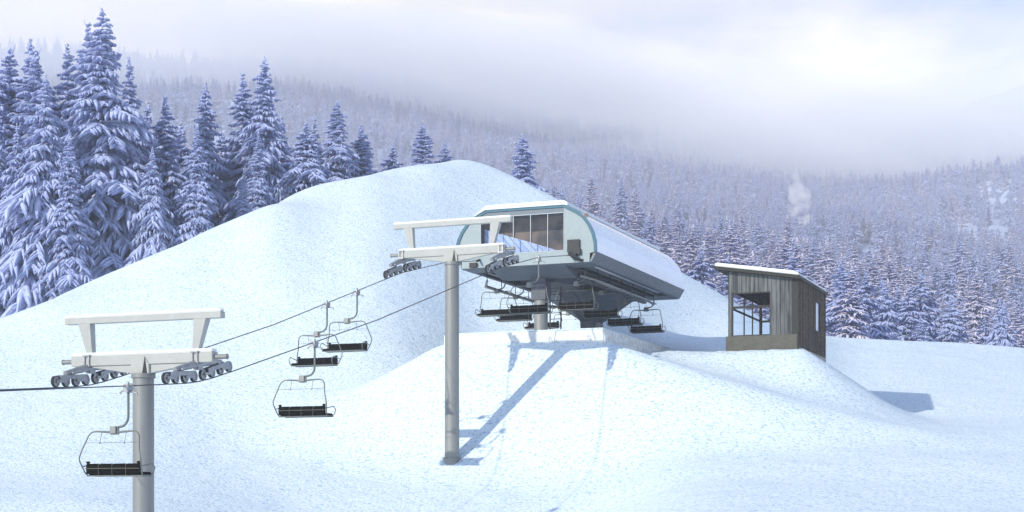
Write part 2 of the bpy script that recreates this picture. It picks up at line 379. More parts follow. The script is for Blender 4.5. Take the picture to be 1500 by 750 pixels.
def spruce(seed, levels, nb, ntw, H=24.0, spread=.225, sides=5, seg=5, droop=(.28, .85), rime='rime', low=.05, nd='needle'):
    r = np.random.default_rng(seed); t = TM(); R0 = H*spread
    nbr = int(levels*nb*.72)
    for li in range(nbr):
        q = (li+r.random())/nbr; q = 1-(1-q)**1.22; zc = H*(low+(.985-low)*q)
        Rl = R0*((1-q)**.80*(.86+.20*math.sin(q*23+seed))+.022)
        if True:
            az0 = li*2.39996+r.normal()*.35
            if r.random() < .07: continue
            az = az0; L = Rl*(.62+.55*r.random())
            if r.random() < .12: L *= 1.22
            dr = droop[0]+(droop[1]-droop[0])*(1-q)*r.uniform(.7, 1.2)
            rr = np.linspace(0, 1, seg); curl = r.normal()*.18
            z0 = zc+r.normal()*.006*H
            rad = L*(rr-.10*rr**3); a = az+curl*rr
            P = np.stack([np.cos(a)*rad, np.sin(a)*rad, z0+L*(.20*rr-dr*rr**1.7)+L*.10*np.clip(rr-.75, 0, 1)], -1)
            w0 = (.050*L+.0030*H)*r.uniform(.75, 1.25)
            pr = np.sin(np.pi*np.clip(.12+.86*rr, 0, 1))**.6; pr[-1] = .12
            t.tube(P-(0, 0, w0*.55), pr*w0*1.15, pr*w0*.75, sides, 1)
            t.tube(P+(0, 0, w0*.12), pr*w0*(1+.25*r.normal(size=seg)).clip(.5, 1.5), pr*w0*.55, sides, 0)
            for k_ in range(ntw):
                for sg in (-1, 1):
                    if r.random() < .1: continue
                    fr = .14+.78*(k_+r.random()*.7)/ntw; i = fr*(seg-1); i0 = min(int(i), seg-2)
                    B = P[i0]*(1-(i-i0))+P[i0+1]*(i-i0)
                    l = L*.46*(1-.62*fr)*r.uniform(.7, 1.25)+.012*H*(1-q)
                    ta = az+sg*r.uniform(.65, 1.15); rt = np.linspace(0, 1, 4)
                    dd = dr*r.uniform(.6, 1.3)+.18
                    Q = B+np.stack([np.cos(ta)*l*rt, np.sin(ta)*l*rt, l*(.05*rt-dd*rt**1.5)], -1)
                    w1 = (.105*l+.002*H)*r.uniform(.75, 1.25); pt = np.array([.6, 1, .85, .12])
                    t.tube(Q-(0, 0, w1*.8), pt*w1*1.1, pt*w1*1.0, 4, 1)
                    t.tube(Q+(0, 0, w1*.05), pt*w1, pt*w1*.5, 4, 0)
    # leader
    P = np.array([[0, 0, H*.93], [0, 0, H*.965], [.01*H*r.normal(), 0, H]]); t.tube(P, [.004*H, .003*H, .0008*H], [.004*H, .003*H, .0008*H], 5, 0)
    for k_ in range(8):
        a = r.random()*7; z = H*(.945+.05*r.random()); l = H*.018*(1.1-(z/H-.945)/.06)
        t.tube(np.array([[0, 0, z], [math.cos(a)*l*.6, math.sin(a)*l*.6, z+.004*H], [math.cos(a)*l, math.sin(a)*l, z-.002*H]]), [.004*H, .005*H, .001*H], [.003*H, .004*H, .001*H], 4, 0)
    return t.mesh('crown', [M[rime], M[nd]])
def trunk_mesh(H=24.0):
    t = TM(); zs = np.array([-1.5, 0, .3*H, .6*H, .95*H]); P = np.stack([0*zs, 0*zs, zs], -1); P[:, 0] += .001*zs
    rr = np.array([.36, .30, .20, .11, .02])*H/24; t.tube(P, rr, rr, 8, 0)
    me = t.mesh('trunk', [M['bark']]); return me
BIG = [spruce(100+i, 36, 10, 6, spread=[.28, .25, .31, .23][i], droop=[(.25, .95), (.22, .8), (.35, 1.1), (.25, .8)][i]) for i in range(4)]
MID = [spruce(200+i, 24, 9, 4, spread=[.30, .27, .36, .29, .24][i], sides=4, seg=4, nd='needle_shaded', rime='rime_sunlit' if i in (0, 1, 3) else 'rime', droop=[(.28, .85), (.1, .6), (.35, 1.0), (.2, .7), (.28, .8)][i]) for i in range(5)]
TRUNK = trunk_mesh()
def tree(me, x, y, z, h, label, group, wscale=1.0, lean=0.0):
    t = empty('spruce_tree', (x, y, z), random.random()*6.28)
    s = h/24.0; t.scale = (s*wscale, s*wscale, s); t.rotation_euler = (lean*random.uniform(-1, 1), lean*random.uniform(-1, 1), t.rotation_euler.z)
    tag(t, label, 'tree', group)
    link(bpy.data.objects.new('crown', me), t); link(bpy.data.objects.new('trunk', TRUNK), t)
    return t
GL = 'snow laden spruces behind the left hill'
# (tip column, tip row, distance, kind, width factor, label)
LT = [
 (153, 12, 119, 0, .98, 'tallest snow laden spruce, broad giant standing left of the hill'),
 (131, 30, 125, 1, 1.0, 'narrow spruce whose spire pokes up just left of the tallest spruce'),
 (193, 84, 126, 3, 1.0, 'spruce close against the right side of the tallest spruce'),
 (66, 112, 116, 2, .95, 'pale broad spruce in front, left of the tallest spruce'),
 (10, 66, 132, 1, 1.25, 'dark spruce cut by the left edge of the picture'),
 (41, 56, 134, 3, 1.2, 'first of two dark pointed spruces near the left edge'),
 (57, 70, 130, 1, 1.1, 'second of two dark pointed spruces near the left edge'),
 (101, 66, 136, 3, 1.2, 'thin spruce seen between the dark pair and the tallest spruce'),
 (245, 139, 128, 1, .95, 'medium spruce standing alone right of the tallest spruce'),
 (299, 121, 133, 0, .78, 'round topped dark spruce behind the pale drooping one'),
 (289, 180, 118, 3, 1.05, 'pale drooping spruce in front, midway along the left forest'),
 (359, 104, 134, 1, 1.0, 'slim spruce joined to the left of the second tallest spruce'),
 (386, 82, 130, 0, .90, 'second tallest spruce, dark and dense above the hill crest'),
 (378, 190, 124, 3, 1.0, 'slender pale spruce standing before the second tallest spruce'),
 (357, 256, 121, 1, .95, 'small young spruce poking over the snow crest'),
 (450, 178, 127, 2, 1.5, 'broad bushy spruce with low wide boughs on the crest'),
 (461, 168, 136, 3, .8, 'thin spire rising behind the broad bushy spruce'),
 (493, 147, 133, 0, 1.15, 'tall spruce right of the broad bushy spruce'),
 (530, 182, 136, 1, 1.35, 'lighter spruce tucked behind the slope right of a tall one'),
 (620, 178, 140, 1, 1.3, 'lone spruce rising behind the hill just left of its summit'),
 (650, 208, 143, 2, 1.4, 'low spruce beside the lone spruce left of the summit'),
 (575, 212, 140, 2, 1.5, 'low bushy spruce half hidden by the hill crest'),
 (768, 194, 142, 0, 1.15, 'lone dark spruce right of the hill summit'),
 (215, 150, 138, 3, 1.1, 'dim spruce in the gap right of the tallest spruce'),
 (270, 178, 142, 1, 1.1, 'dim spruce behind the gap between pale and medium spruce'),
 (325, 190, 140, 2, 1.1, 'dark low spruce filling the gap left of the slim spruce'),
 (415, 170, 140, 3, 1.1, 'dark spruce behind the right flank of the second tallest'),
 (25, 180, 118, 2, .9, 'snow heavy spruce low at the left edge'),
 (-18, 90, 122, 0, .9, 'big spruce half outside the left edge of the picture'),
 (100, 190, 114, 3, .95, 'slender spruce before the foot of the tallest spruce'),
 (225, 215, 117, 2, .9, 'low wide spruce at the right foot of the tallest spruce'),
]
placed = []
for px, py, Y, kd, ws, lab in LT:
    x = (px-750)/F*Y; z = ground_z(x, Y)-.4; h = (HY-py)/F*Y-z
    tree(BIG[kd], x, Y, z, h, lab, GL, ws, .01); placed.append((x, Y))
# dim second rank among the left trees
fills = 0
for i in range(400):
    px = random.uniform(-60, 560); Y = random.uniform(124, 168); x = (px-750)/F*Y
    if any((x-a)**2+(Y-b)**2 < 3.6**2 for a, b in placed): continue
    z = ground_z(x, Y)-.3
    tip = np.interp(px, [-60, 60, 150, 250, 420, 560], [180, 150, 170, 230, 250, 262])+random.uniform(-10, 45)
    h = (HY-tip)/F*Y-z
    if h < 6: continue
    tree(MID[random.choice([2, 4, 2, 4, 1])], x, Y, z, h, 'frosted spruce in the dim second rank behind the left hill', 'frosted spruces in the second rank behind the left hill', random.uniform(.9, 1.2), .015)
    placed.append((x, Y)); fills += 1
    if fills >= 30: break
# individual trees of the valley forest behind the right snowfield
near = []; tries = 0
def near_z(x, Y): return max(float(far_z(np.array(x), np.array(Y))), ground_z(x, Y) if Y < 169 else -99)
RF = [(1465, 436, 138, 2, 1.0, 'small sunlit golden tinged spruce at the right end of the snowfield'),
      (1233, 383, 150, 0, 1.25, 'broad spruce just right of the wooden cabin')]
for px, py, Y, kd, ws, lab in RF:
    x = (px-750)/F*Y; z = near_z(x, Y)-.3; tree(BIG[kd] if kd else BIG[0], x, Y, z, (HY-py)/F*Y-z, lab, None, ws, .01); near.append((x, Y))
n_near = 0
while n_near < 236 and tries < 40000:
    tries += 1
    Y = 141+(random.random()**.85)*290; px = random.uniform(765, 1530)
    if Y < 172 and px < 1180: continue
    x = (px-750)/F*Y
    if any((x-a)**2+(Y-b)**2 < (4.6+Y*.010)**2 for a, b in near): continue
    z = near_z(x, Y)-.3
    h = random.uniform(12, 25.0)
    tip = np.interp(px, [760, 850, 1000, 1200, 1350, 1530], [262, 272, 296, 330, 362, 398])+np.interp(Y, [141, 200, 420], [42, 22, 0])+random.expovariate(1/26)
    h = min(h, (HY-tip)/F*Y-z)
    if h < 7.5: continue
    g_ = 'rime covered spruces of the valley forest behind the snowfield'
    tree(MID[random.choice([0, 0, 1, 1, 3, 3, 2, 4])] if Y > 185 else random.choice([MID[0], MID[3], MID[2], BIG[0], BIG[2]]), x, Y, z, h,
         'rime covered spruce in the valley forest behind the snowfield', g_, random.uniform(1.0, 1.3), .02)
    near.append((x, Y)); n_near += 1
# the rest of the forest: far too many to count, one object that repeats the crowns above
pts = []; rot = []; scl = []; idx = []
def clear(px, Y):
    for cx, cy, rx, ry in ((1405, 980, 85, 110), (1272, 770, 26, 90), (1340, 700, 22, 40), (1490, 1120, 60, 60)):
        if ((px-cx)/rx)**2+((Y-cy)/ry)**2 < 1: return True
    return False
rg = np.random.default_rng(5)
def scatter(n, y0, y1, pxa, pxb, hmin, hmax, gap):
    Y = np.sqrt(rg.random(n)*(y1*y1-y0*y0)+y0*y0); px = rg.uniform(pxa, pxb, n); X = (px-750)/F*Y
    cell = {}
    Zs = far_z(X, Y); nz = vnoise(X, Y, 45, 21)+.5
    for x, y, z, p, q in zip(X, Y, Zs, px, nz):
        kx = (int(x//gap), int(y//gap))
        if kx in cell or (clear(p, y) and rg.random() > .12): continue
        if rg.random() > .35+q: continue
        cell[kx] = 1
        if any((x-a)**2+(y-b)**2 < 9 for a, b in near) if y < 370 else False: continue
        pts.append((x, y, z-.5)); rot.append(rg.random()*6.28); scl.append(rg.uniform(hmin, hmax)/24); 
scatter(3600, 790, 980, -140, 1640, 13, 22, 7.5)
scatter(700, 172, 345, -300, 700, 11, 16, 6.5)
scatter(1900, 426, 790, 600, 1640, 16, 26, 10)
scatter(11000, 980, 1650, -120, 1620, 12, 21, 8.5)
me = bpy.data.meshes.new('far_forest'); me.from_pydata(pts, [], [])
a = me.attributes.new('rz', 'FLOAT', 'POINT'); a.data.foreach_set('value', rot)
a = me.attributes.new('sc', 'FLOAT', 'POINT'); a.data.foreach_set('value', scl)
ff = link(bpy.data.objects.new('far_forest', me)); tag(ff, 'hazy frosted spruce forest covering the far mountainside', 'forest', kind='stuff')
crowns = {}
for o in sc.objects:
    if o.name.startswith('crown') and o.data in (MID[1], MID[2], MID[4]): crowns.setdefault(o.data.name, o)
ng = bpy.data.node_groups.new('forest', 'GeometryNodeTree')
ng.interface.new_socket('Geometry', in_out='INPUT', socket_type='NodeSocketGeometry'); ng.interface.new_socket('Geometry', in_out='OUTPUT', socket_type='NodeSocketGeometry')
gi = ng.nodes.new('NodeGroupInput'); go = ng.nodes.new('NodeGroupOutput')
iop = ng.nodes.new('GeometryNodeInstanceOnPoints'); g2i = ng.nodes.new('GeometryNodeGeometryToInstance')
for o in crowns.values():
    oi = ng.nodes.new('GeometryNodeObjectInfo'); oi.inputs['Object'].default_value = o; oi.transform_space = 'ORIGINAL'; oi.inputs['As Instance'].default_value = True
    ng.links.new(oi.outputs['Geometry'], g2i.inputs[0])
ng.links.new(gi.outputs[0], iop.inputs['Points']); ng.links.new(g2i.outputs[0], iop.inputs['Instance'])
iop.inputs['Pick Instance'].default_value = True
rv = ng.nodes.new('FunctionNodeRandomValue'); rv.data_type = 'INT'; rv.inputs['Min'].default_value = 0 if False else 0
for s_ in rv.inputs:
    if s_.type == 'INT' and s_.name == 'Max': s_.default_value = len(crowns)-1
    if s_.type == 'INT' and s_.name == 'Min': s_.default_value = 0
ro = [s_ for s_ in rv.outputs if s_.type == 'INT'][0]; ng.links.new(ro, iop.inputs['Instance Index'])
na = ng.nodes.new('GeometryNodeInputNamedAttribute'); na.data_type = 'FLOAT'; na.inputs['Name'].default_value = 'rz'
cx = ng.nodes.new('ShaderNodeCombineXYZ'); ng.links.new([s_ for s_ in na.outputs if s_.name == 'Attribute'][0], cx.inputs['Z'])
e2r = ng.nodes.new('FunctionNodeEulerToRotation'); ng.links.new(cx.outputs[0], e2r.inputs[0]); ng.links.new(e2r.outputs[0], iop.inputs['Rotation'])
nb_ = ng.nodes.new('GeometryNodeInputNamedAttribute'); nb_.data_type = 'FLOAT'; nb_.inputs['Name'].default_value = 'sc'
ng.links.new([s_ for s_ in nb_.outputs if s_.name == 'Attribute'][0], iop.inputs['Scale'])
ng.links.new(iop.outputs[0], go.inputs[0])
md = ff.modifiers.new('forest', 'NODES'); md.node_group = ng

# ------------------------------------------------------------------ haul ropes
def gauge(s): return float(np.interp(s, [-80, S1, 0, 60], [1.98, 1.98, 2.43, 2.43]))
ROPE = [(-62, .30), (-40, 2.13), (-25.8, 3.37), (-24.6, 3.48), (-23.88, 3.58), (-23.2, 3.72), (-22, 4.02), (-12, 6.66), (-1.9, 9.66), (-1.0, 9.93), (0, 10.21), (1.0, 10.44), (1.9, 10.65), (4.5, 11.25), (8.7, 11.92), (10.0, 12.05), (11.5, 12.1), (25, 12.1)]
def rope_z(s): return float(np.interp(s, [p[0] for p in ROPE], [p[1] for p in ROPE]))
def rope(sg, label):
    o0 = line(0, -24, 3.5); mb = MB()
    pts = []
    for i in range(len(ROPE)-1):
        n = 4 if ROPE[i+1][0]-ROPE[i][0] > 4 else 1
        for k_ in range(n):
            s_ = ROPE[i][0]+(ROPE[i+1][0]-ROPE[i][0])*k_/n; pts.append(line(sg*gauge(s_), s_, rope_z(s_)))
    pts.append(line(sg*2.43, 23.5, 12.1))
    r_ = line(sg*1.98, -24, 3.5); mb.off = r_; mb.tube(pts, .019, 6)
    o = mb.build('haul_rope', M['rope']); o.location = r_; tag(o, label, 'cable', 'steel haul ropes of the chairlift')
rope(1, 'steel haul rope on the right, carrying the uphill chairs past both towers')
rope(-1, 'steel haul rope on the left, carrying the two overlapping downhill chairs')

# ------------------------------------------------------------------ towers (local: x across, y up the line)
def wheel(mb, x, y, z, r, w):
    """a sheave: rubber lined rim, dished web and hub"""
    n = 20
    def ring(rad, xx): return [(xx, y+math.cos(2*math.pi*k/n)*rad, z+math.sin(2*math.pi*k/n)*rad) for k in range(n)]
    seq = [(r*.18, x-w*.62), (r*.18, x-w*.35), (r*.62, x-w*.30), (r*.66, x-w*.5), (r*.86, x-w*.5), (r, x-w*.42), (r*.95, x), (r, x+w*.42), (r*.86, x+w*.5), (r*.66, x+w*.5), (r*.62, x+w*.30), (r*.18, x+w*.35), (r*.18, x+w*.62)]
    mi = [2, 0, 0, 0, 1, 1, 1, 1, 0, 0, 0, 2]
    b = []
    for rad, xx in seq: b += ring(rad, xx)
    for i in range(len(seq)-1):
        vs = b[i*n:(i+2)*n]; mb.add(vs, [(k, (k+1) % n, n+(k+1) % n, n+k) for k in range(n)], mi[i], True)
    mb.add(ring(r*.18, x-w*.62), [tuple(range(n))], 2); mb.add(ring(r*.18, x+w*.62), [tuple(range(n-1, -1, -1))], 2)

def sheaves(root, S0, T, sg, clampx, beamz):
    """eight sheaves pressing the rope down, hung below the crossarm end"""
    gx = sg*gauge(S0); asm_z = rope_z(S0)-T
    mb = MB()
    # yoke bracket on the beam
    for dy in (-.19, .19): mb.box(gx-.11, gx-.06, dy-.03, dy+.03, beamz-.30, beamz+.06); mb.box(gx+.06, gx+.11, dy-.03, dy+.03, beamz-.30, beamz+.06)
    mb.box(gx-.13, gx+.13, -.24, -.19, beamz-.32, beamz-.25); mb.box(gx-.13, gx+.13, -.24, -.19, beamz+.02, beamz+.08)
    mb.box(gx-.10, gx+.10, -.14, .14, beamz-.50, beamz-.31)
    slope = math.atan((rope_z(S0+1.9)-rope_z(S0-1.9))/3.8)
    zc = asm_z+.17+.30; tn = math.tan(slope)
    mb.tube([(gx, -1.28, zc-1.28*tn+.02), (gx, -.3, zc-.3*tn+.08), (gx, .3, zc+.3*tn+.08), (gx, 1.28, zc+1.28*tn+.02)], [.075, .12, .12, .075], 10)
    root_a = mb.build('sheave_assembly', M['steel'], root)
    for h in (-1, 1):
        yc = h*1.02; zb = rope_z(S0+yc)-T+.17; z1 = rope_z(S0+yc-.76)-T+.17; z2 = rope_z(S0+yc+.76)-T+.17
        fb = MB()
        for xo in (-.10, .10): fb.obox((gx+xo, yc-.60, z1+.13+.02), (gx+xo, yc+.60, z2+.13-.02), .025, .13)
        fb.tube([(gx-.14, yc, zc+yc*tn), (gx+.14, yc, zc+yc*tn)], .06, 8)
        for q in (-1, 1):
            yq = yc+q*.50; za = rope_z(S0+yq-.25)-T+.19; zb2 = rope_z(S0+yq+.25)-T+.19
            for xo in (-.075, .075): fb.obox((gx+xo, yq-.25, za), (gx+xo, yq+.25, zb2), .02, .09)
        fb.build('rocker_beam', M['steel'], root_a)
    for i in range(8):
        y = -1.76+i*.503; wb = MB(); wheel(wb, gx, y, rope_z(S0+y)-T+.185, .172, .10)
        wb.build('sheave', [M['steel'], M['tyre'], M['rust']], root_a)

def tower(S0, zbase, ztop, label, dia_b, dia_t):
    base = line(0, S0, zbase); root = empty('lift_tower', base, -ANG); tag(root, label, 'lift tower', 'steel towers of the chairlift')
    T = zbase; h = ztop-zbase; E = 2.58
    mb = MB(); mb.tube([(0, 0, -.8), (0, 0, h*.5), (0, 0, h-.02)], [dia_b/2, (dia_b+dia_t)/4, dia_t/2], 40); mb.build('pole', M['galv'], root)
    mb = MB(); mb.tube([(0, 0, .02), (0, 0, .09)], dia_b/2+.07, 40)
    for k_ in range(14):
        q = 2*math.pi*k_/14; mb.tube([(math.cos(q)*(dia_b/2+.045), math.sin(q)*(dia_b/2+.045), .09), (math.cos(q)*(dia_b/2+.045), math.sin(q)*(dia_b/2+.045), .15)], .018, 6)
    mb.build('base_flange', M['galv'], root)
    mb = MB(); mb.tube([(0, 0, h-.16), (0, 0, h-.03)], dia_t/2+.045, 40); mb.build('top_flange', M['galv'], root)
    # crossarm: box beam, haunch below it, saddle plates over the pole head
    b0, b1 = h+.26, h+.58
    mb = MB()
    mb.box(-E, E, -.17, .17, b0, b1)
    for sg in (-1, 1): mb.prism([(sg*.30, h-.02), (sg*(E-.45), b0+.0), (sg*.30, b0)], 'y', -.12, .12)
    mb.prism([(-.33, h-.03), (.33, h-.03), (.33, b0-.003), (.14, b1-.06), (-.20, b1-.06), (-.33, b0-.003)], 'y', -.205, .205)
    mb.build('crossarm', M['cream'], root, .008)
    mb = MB(); mb.prism([(.10, h-.02), (.27, h-.02), (.19, b1-.10)], 'y', -.222, -.207); mb.build('gusset_opening', M['darksteel'], root)
    mb = MB(); mb.box(-E+.01, E-.01, -.16, .16, b1+.002, b1+.10); mb.build('snow_cap', M['cap'], root, .025)
    for sg in (-1, 1):
        mb = MB(); mb.tube([(sg*E, 0, b0+.16), (sg*(E+.42), 0, b0+.16)], .075, 14); mb.tube([(sg*(E+.42), 0, b0+.16), (sg*(E+.44), 0, b0+.16)], .088, 14)
        mb.build('end_tube', M['galv'], root)
    # lifting frame
    tz = h+1.60
    for sg in (-1, 1):
        mb = MB(); xb, xt = sg*1.93, sg*2.12
        vs = [(xb-.10, -.1, b1+.003), (xb+.10, -.1, b1+.003), (xb+.10, .1, b1+.003), (xb-.10, .1, b1+.003)]
        vs += [(xt-.22+(-.0), -.14, tz), (xt+.22, -.14, tz), (xt+.22, .14, tz), (xt-.22, .14, tz)]
        mb.add(vs, [(0,3,2,1),(4,5,6,7),(0,1,5,4),(1,2,6,5),(2,3,7,6),(3,0,4,7)]); mb.build('upright', M['cream'], root, .006)
    mb = MB(); mb.box(-2.86, 2.86, -.13, .13, tz+.002, tz+.20); mb.build('lifting_beam', M['cream'], root, .008)
    mb = MB(); mb.box(-2.85, 2.85, -.125, .125, tz+.203, tz+.29); mb.build('snow_cap', M['cap'], root, .025)
    for sg in (-1, 1): sheaves(root, S0, T, sg, 0, b0+.28)
    return root
g1 = ground_z(*line(0, S1)[:2]); g2 = ground_z(*line(0, 0)[:2])
tower(S1, g1, 3.90, 'near steel lift tower at the lower left, its foot below the picture', .665, .655)
tower(0, g2+.02, 10.58, 'middle steel lift tower standing in the snow before the station', .66, .62)

# ------------------------------------------------------------------ chairs (origin at the grip on the rope)
def make_chair(dy):
    """dy=+1: riders face uphill, dy=-1: riders face downhill. the hanger bends to the left in both"""
    root = empty('lift_chair', (0, 0, 0), -ANG)
    cx = -.47
    # grip
    mb = MB(); mb.box(-.07, .07, -.14, .14, -.17, .06); mb.tube([(0, -.10, -.02), (0, .16, -.02)], .075, 10)
    mb.tube([(-.02, .0, -.14), (-.20, -.02, -.12), (-.27, -.02, -.20)], .03, 6); mb.tube([(.02, 0, -.10), (.18, .02, -.17), (.27, .02, -.19), (.28, .02, -.25)], .028, 6)
    mb.tube([(-.12, 0, .02), (.12, 0, .05)], .045, 8); mb.tube([(-.16, .05, -.05), (-.16, .05, .02)], .05, 8)
    mb.tube([(0, 0, .03), (0, 0, .14)], .03, 6)
    mb.build('grip', [M['steel']], root)
    # hanger arm
    pts = [(0, 0, -.15), (0, 0, -.80)]+arc((0, 0, -.80), (0, 0, -1.13), (-.30, 0, -1.15), 7)[1:]+[(cx+.1, 0, -1.16)]
    mb = MB(); mb.tube(pts, .036, 10); mb.build('hanger', M['frame'], root)
    mb = MB(); mb.box(cx-.10, cx+.10, -.10, .10, -1.34, -1.13); mb.box(cx-.14, cx+.14, -.04, .04, -1.37, -1.16); mb.build('hub_box', M['galv'], root, .01)
    # bail frame
    mb = MB()
    for sg in (-1, 1):
        top = [(cx+sg*.10, 0, -1.30), (cx+sg*.60, 0, -1.27)]
        bend = arc((cx+sg*.60, 0, -1.27), (cx+sg*.83, 0, -1.26), (cx+sg*.88, -.06*dy, -1.45), 5)[1:]
        lower = [(cx+sg*.97, -.20*dy, -1.80), (cx+sg*1.04, -.24*dy, -2.02), (cx+sg*1.04, -.22*dy, -2.14), (cx+sg*.97, -.06*dy, -2.46), (cx+sg*.94, .0, -2.52)]
        mb.tube(top+bend+lower, [.034, .024]+[.021]*(len(bend)+len(lower)), 8)
        # side arm rest loop beside the seat
        ar = [(cx+sg*.99, -.12*dy, -2.28), (cx+sg*.99, .42*dy, -2.20), (cx+sg*.99, .56*dy, -2.30), (cx+sg*.97, .52*dy, -2.46), (cx+sg*.95, .40*dy, -2.53), (cx+sg*.95, 0, -2.54)]
        mb.tube(ar, .018, 7)
    mb.tube([(cx-.95, 0, -2.55), (cx+.95, 0, -2.55)], .020, 7); mb.tube([(cx-.95, .46*dy, -2.55), (cx+.95, .46*dy, -2.55)], .020, 7)
    mb.build('frame', M['frame'], root)
    # restraint bar swung up
    mb = MB(); mb.tube([(cx-.93, -.10*dy, -1.60), (cx+.93, -.10*dy, -1.60)], .0075, 6)
    for sg in (-1, 1):
        mb.tube([(cx+sg*.42, -.02*dy, -1.28), (cx+sg*.42, -.12*dy, -1.62)], .009, 6); mb.tube([(cx+sg*.42, -.12*dy, -1.64), (cx+sg*.42, -.12*dy, -1.60)], .02, 6)
    mb.build('restraint_bar', M['frame'], root)
    # seat and back
    mb = MB()
    for k_ in range(4):
        x0 = cx-.92+k_*.462; mb.box(x0, x0+.452, min(.02*dy, .50*dy), max(.02*dy, .50*dy), -2.53, -2.44)
    mb.build('seat', M['vinyl'], root, .02)
    mb = MB()
    y0, y1 = sorted((-.10*dy, -.02*dy))
    for k_ in range(4):
        x0 = cx-.92+k_*.462; mb.box(x0, x0+.456, y0, y1, -2.50, -2.20)
    for sg in (-1, 1): mb.box(min(cx+sg*.93, cx+sg*.80), max(cx+sg*.93, cx+sg*.80), y0+.01, y1-.005, -2.20, -2.13)
    bk = mb.build('backrest', M['vinyl'], root, .02)
    mb = MB(); yb = -.125*dy
    mb.tube([(cx-.93, yb, -2.34), (cx+.93, yb, -2.34)], .014, 6)
    for k_ in range(1, 4): mb.tube([(cx-.93+k_*.465, yb, -2.20), (cx-.93+k_*.465, yb, -2.53)], .010, 6)
    mb.build('back_slats', M['slat'], root)
    return root
def solve(px, sg):
    u = (px-750)/F; lo, hi = -60, 60
    for _ in range(60):
        s_ = (lo+hi)/2; p = line(sg*gauge(s_), s_)
        if p.x/p.y < u: lo = s_
        else: hi = s_
    return s_
up = make_chair(1); dn = make_chair(-1)
RL = [(188, 'nearest empty chair, hanging before the pole of the near lift tower'),
      (461, 'empty black chair hanging lowest and alone left of the middle tower'),
      (789, 'front empty chair about to enter the station, right of the middle tower'),
      (857, 'empty chair under the black rope inlet at the station corner'),
      (893, 'empty chair right under the station, before its rear leg'),
      (926, 'second chair from the right of the row under the station'),
      (958, 'rightmost chair of the row under the station')]
LL = [(479, 'left one of the two overlapping downhill chairs before the hill'),
      (523, 'right one of the two overlapping downhill chairs before the hill'),
      (740, 'leftmost chair of the row under the station'),
      (767, 'chair left of the round column, second from the left under the station'),
      (807, 'chair partly hidden behind the round station column and ladder'),
      (843, 'farthest chair, seen through the ladder gap with its seat behind the platform')]
for lst, proto, sg in ((RL, up, 1), (LL, dn, -1)):
    for i, (px, lab) in enumerate(lst):
        o = proto if i == 0 else copy_tree(proto)
        s_ = solve(px, sg); o.location = line(sg*gauge(s_), s_, rope_z(s_)-.02)
        if s_ > 10: o.location.z = 12.1
        tag(o, lab, 'chairlift seat', 'uphill chairs of the lift' if sg > 0 else 'downhill chairs of the lift')

# ------------------------------------------------------------------ platform
PZ = 8.15
root = empty('station_platform', line(.5, 18, 6.5), -ANG); tag(root, 'snow crusted concrete platform under the lift station', 'platform')
OF = (.5, 18, 6.5)
def LM(): return MB(OF)
mb = LM(); mb.box(-3.65, 4.7, 7.3, 30, 6.2, PZ-.06); mb.build('slab', M['icy'], root, .03)
mb = LM(); mb.box(4.703, 4.76, 7.36, 29.9, 6.2, PZ-.08); mb.build('side_facing', M['crust'], root)
mb = LM(); mb.box(-3.6, 4.66, 7.36, 29.95, PZ-.056, PZ+.02); mb.build('snow_cover', M['snow'], root, .03)

# ------------------------------------------------------------------ station
OF = (0, 17, PZ); SF, SR = 9.0, 25.0
st = empty('lift_station', line(*OF), -ANG); tag(st, 'pale teal chairlift top station with curved white roof and glazed front', 'lift station')
half = [(3.45, 11.60), (3.75, 12.10), (3.73, 12.55), (3.62, 13.0), (3.42, 13.42), (3.12, 13.82), (2.72, 14.16), (2.25, 14.40)]
def full(h, top=14.47): return [(x, z) for x, z in h]+[(2.1, top)]+[(-2.1, top)]+[(-x, z) for x, z in reversed(h)]
def inset(p, d, cz=12.6):
    out = []
    n = len(p)
    for i, (x, z) in enumerate(p):
        a = Vector(p[i-1]); b = Vector(p[(i+1) % n]); t_ = (b-a).normalized(); nn = Vector((t_.y, -t_.x))
        if nn.dot(Vector((x, z-cz))) < 0: nn = -nn
        out.append((x-nn.x*d, z-nn.y*d))
    return out
prof_o = full(half)
def shell(outer, inner, y0, y1, name, m, parent, closed=False, bev=0):
    mb = LM(); n = len(outer)
    for i in range(n-1 if not closed else n):
        j = (i+1) % n
        q = [outer[i], outer[j], inner[j], inner[i]]
        mb.prism(q, 'y', y0, y1)
    return mb.build(name, m, parent, bev)
body = prof_o[1:-1]   # from the right widest point over the top to the left widest point
inn = [(x*(1-.10/3.75*1.0), z-.10*(1 if z > 13.9 else .3)) for x, z in body]
rf = shell(body, inn, SF+.06, SR, 'roof', M['roofwhite'], st)
# snow lying on the flat of the roof and curved side
sn_o = [(-2.75, 14.12+.06), (-2.3, 14.50), (-2.05, 14.70), (2.05, 14.70), (2.28, 14.60), (2.30, 14.42)]
sn = sn_o+[(2.1, 14.474), (-2.1, 14.474), (-2.25, 14.404), (-2.70, 14.17)]
mb = LM(); mb.prism(sn, 'y', SF-.12, SR-.05); mb.build('snow_cap', M['cap'], rf, .05)
# teal rim on both gables
shell([(x*1.012, z+.02) for x, z in body], [(x*.972, z-.12*(1 if z > 13.9 else .45)) for x, z in body], SF-.05, SF+.055, 'gable_trim', M['teal'], st)
# side fascias
for sg in (-1, 1):
    mb = LM(); mb.prism([(sg*3.76, 12.095), (sg*3.46, 11.60), (sg*3.36, 11.60), (sg*3.62, 12.095)], 'y', SF+.06, SR); mb.build('side_fascia', M['fascia'], st)
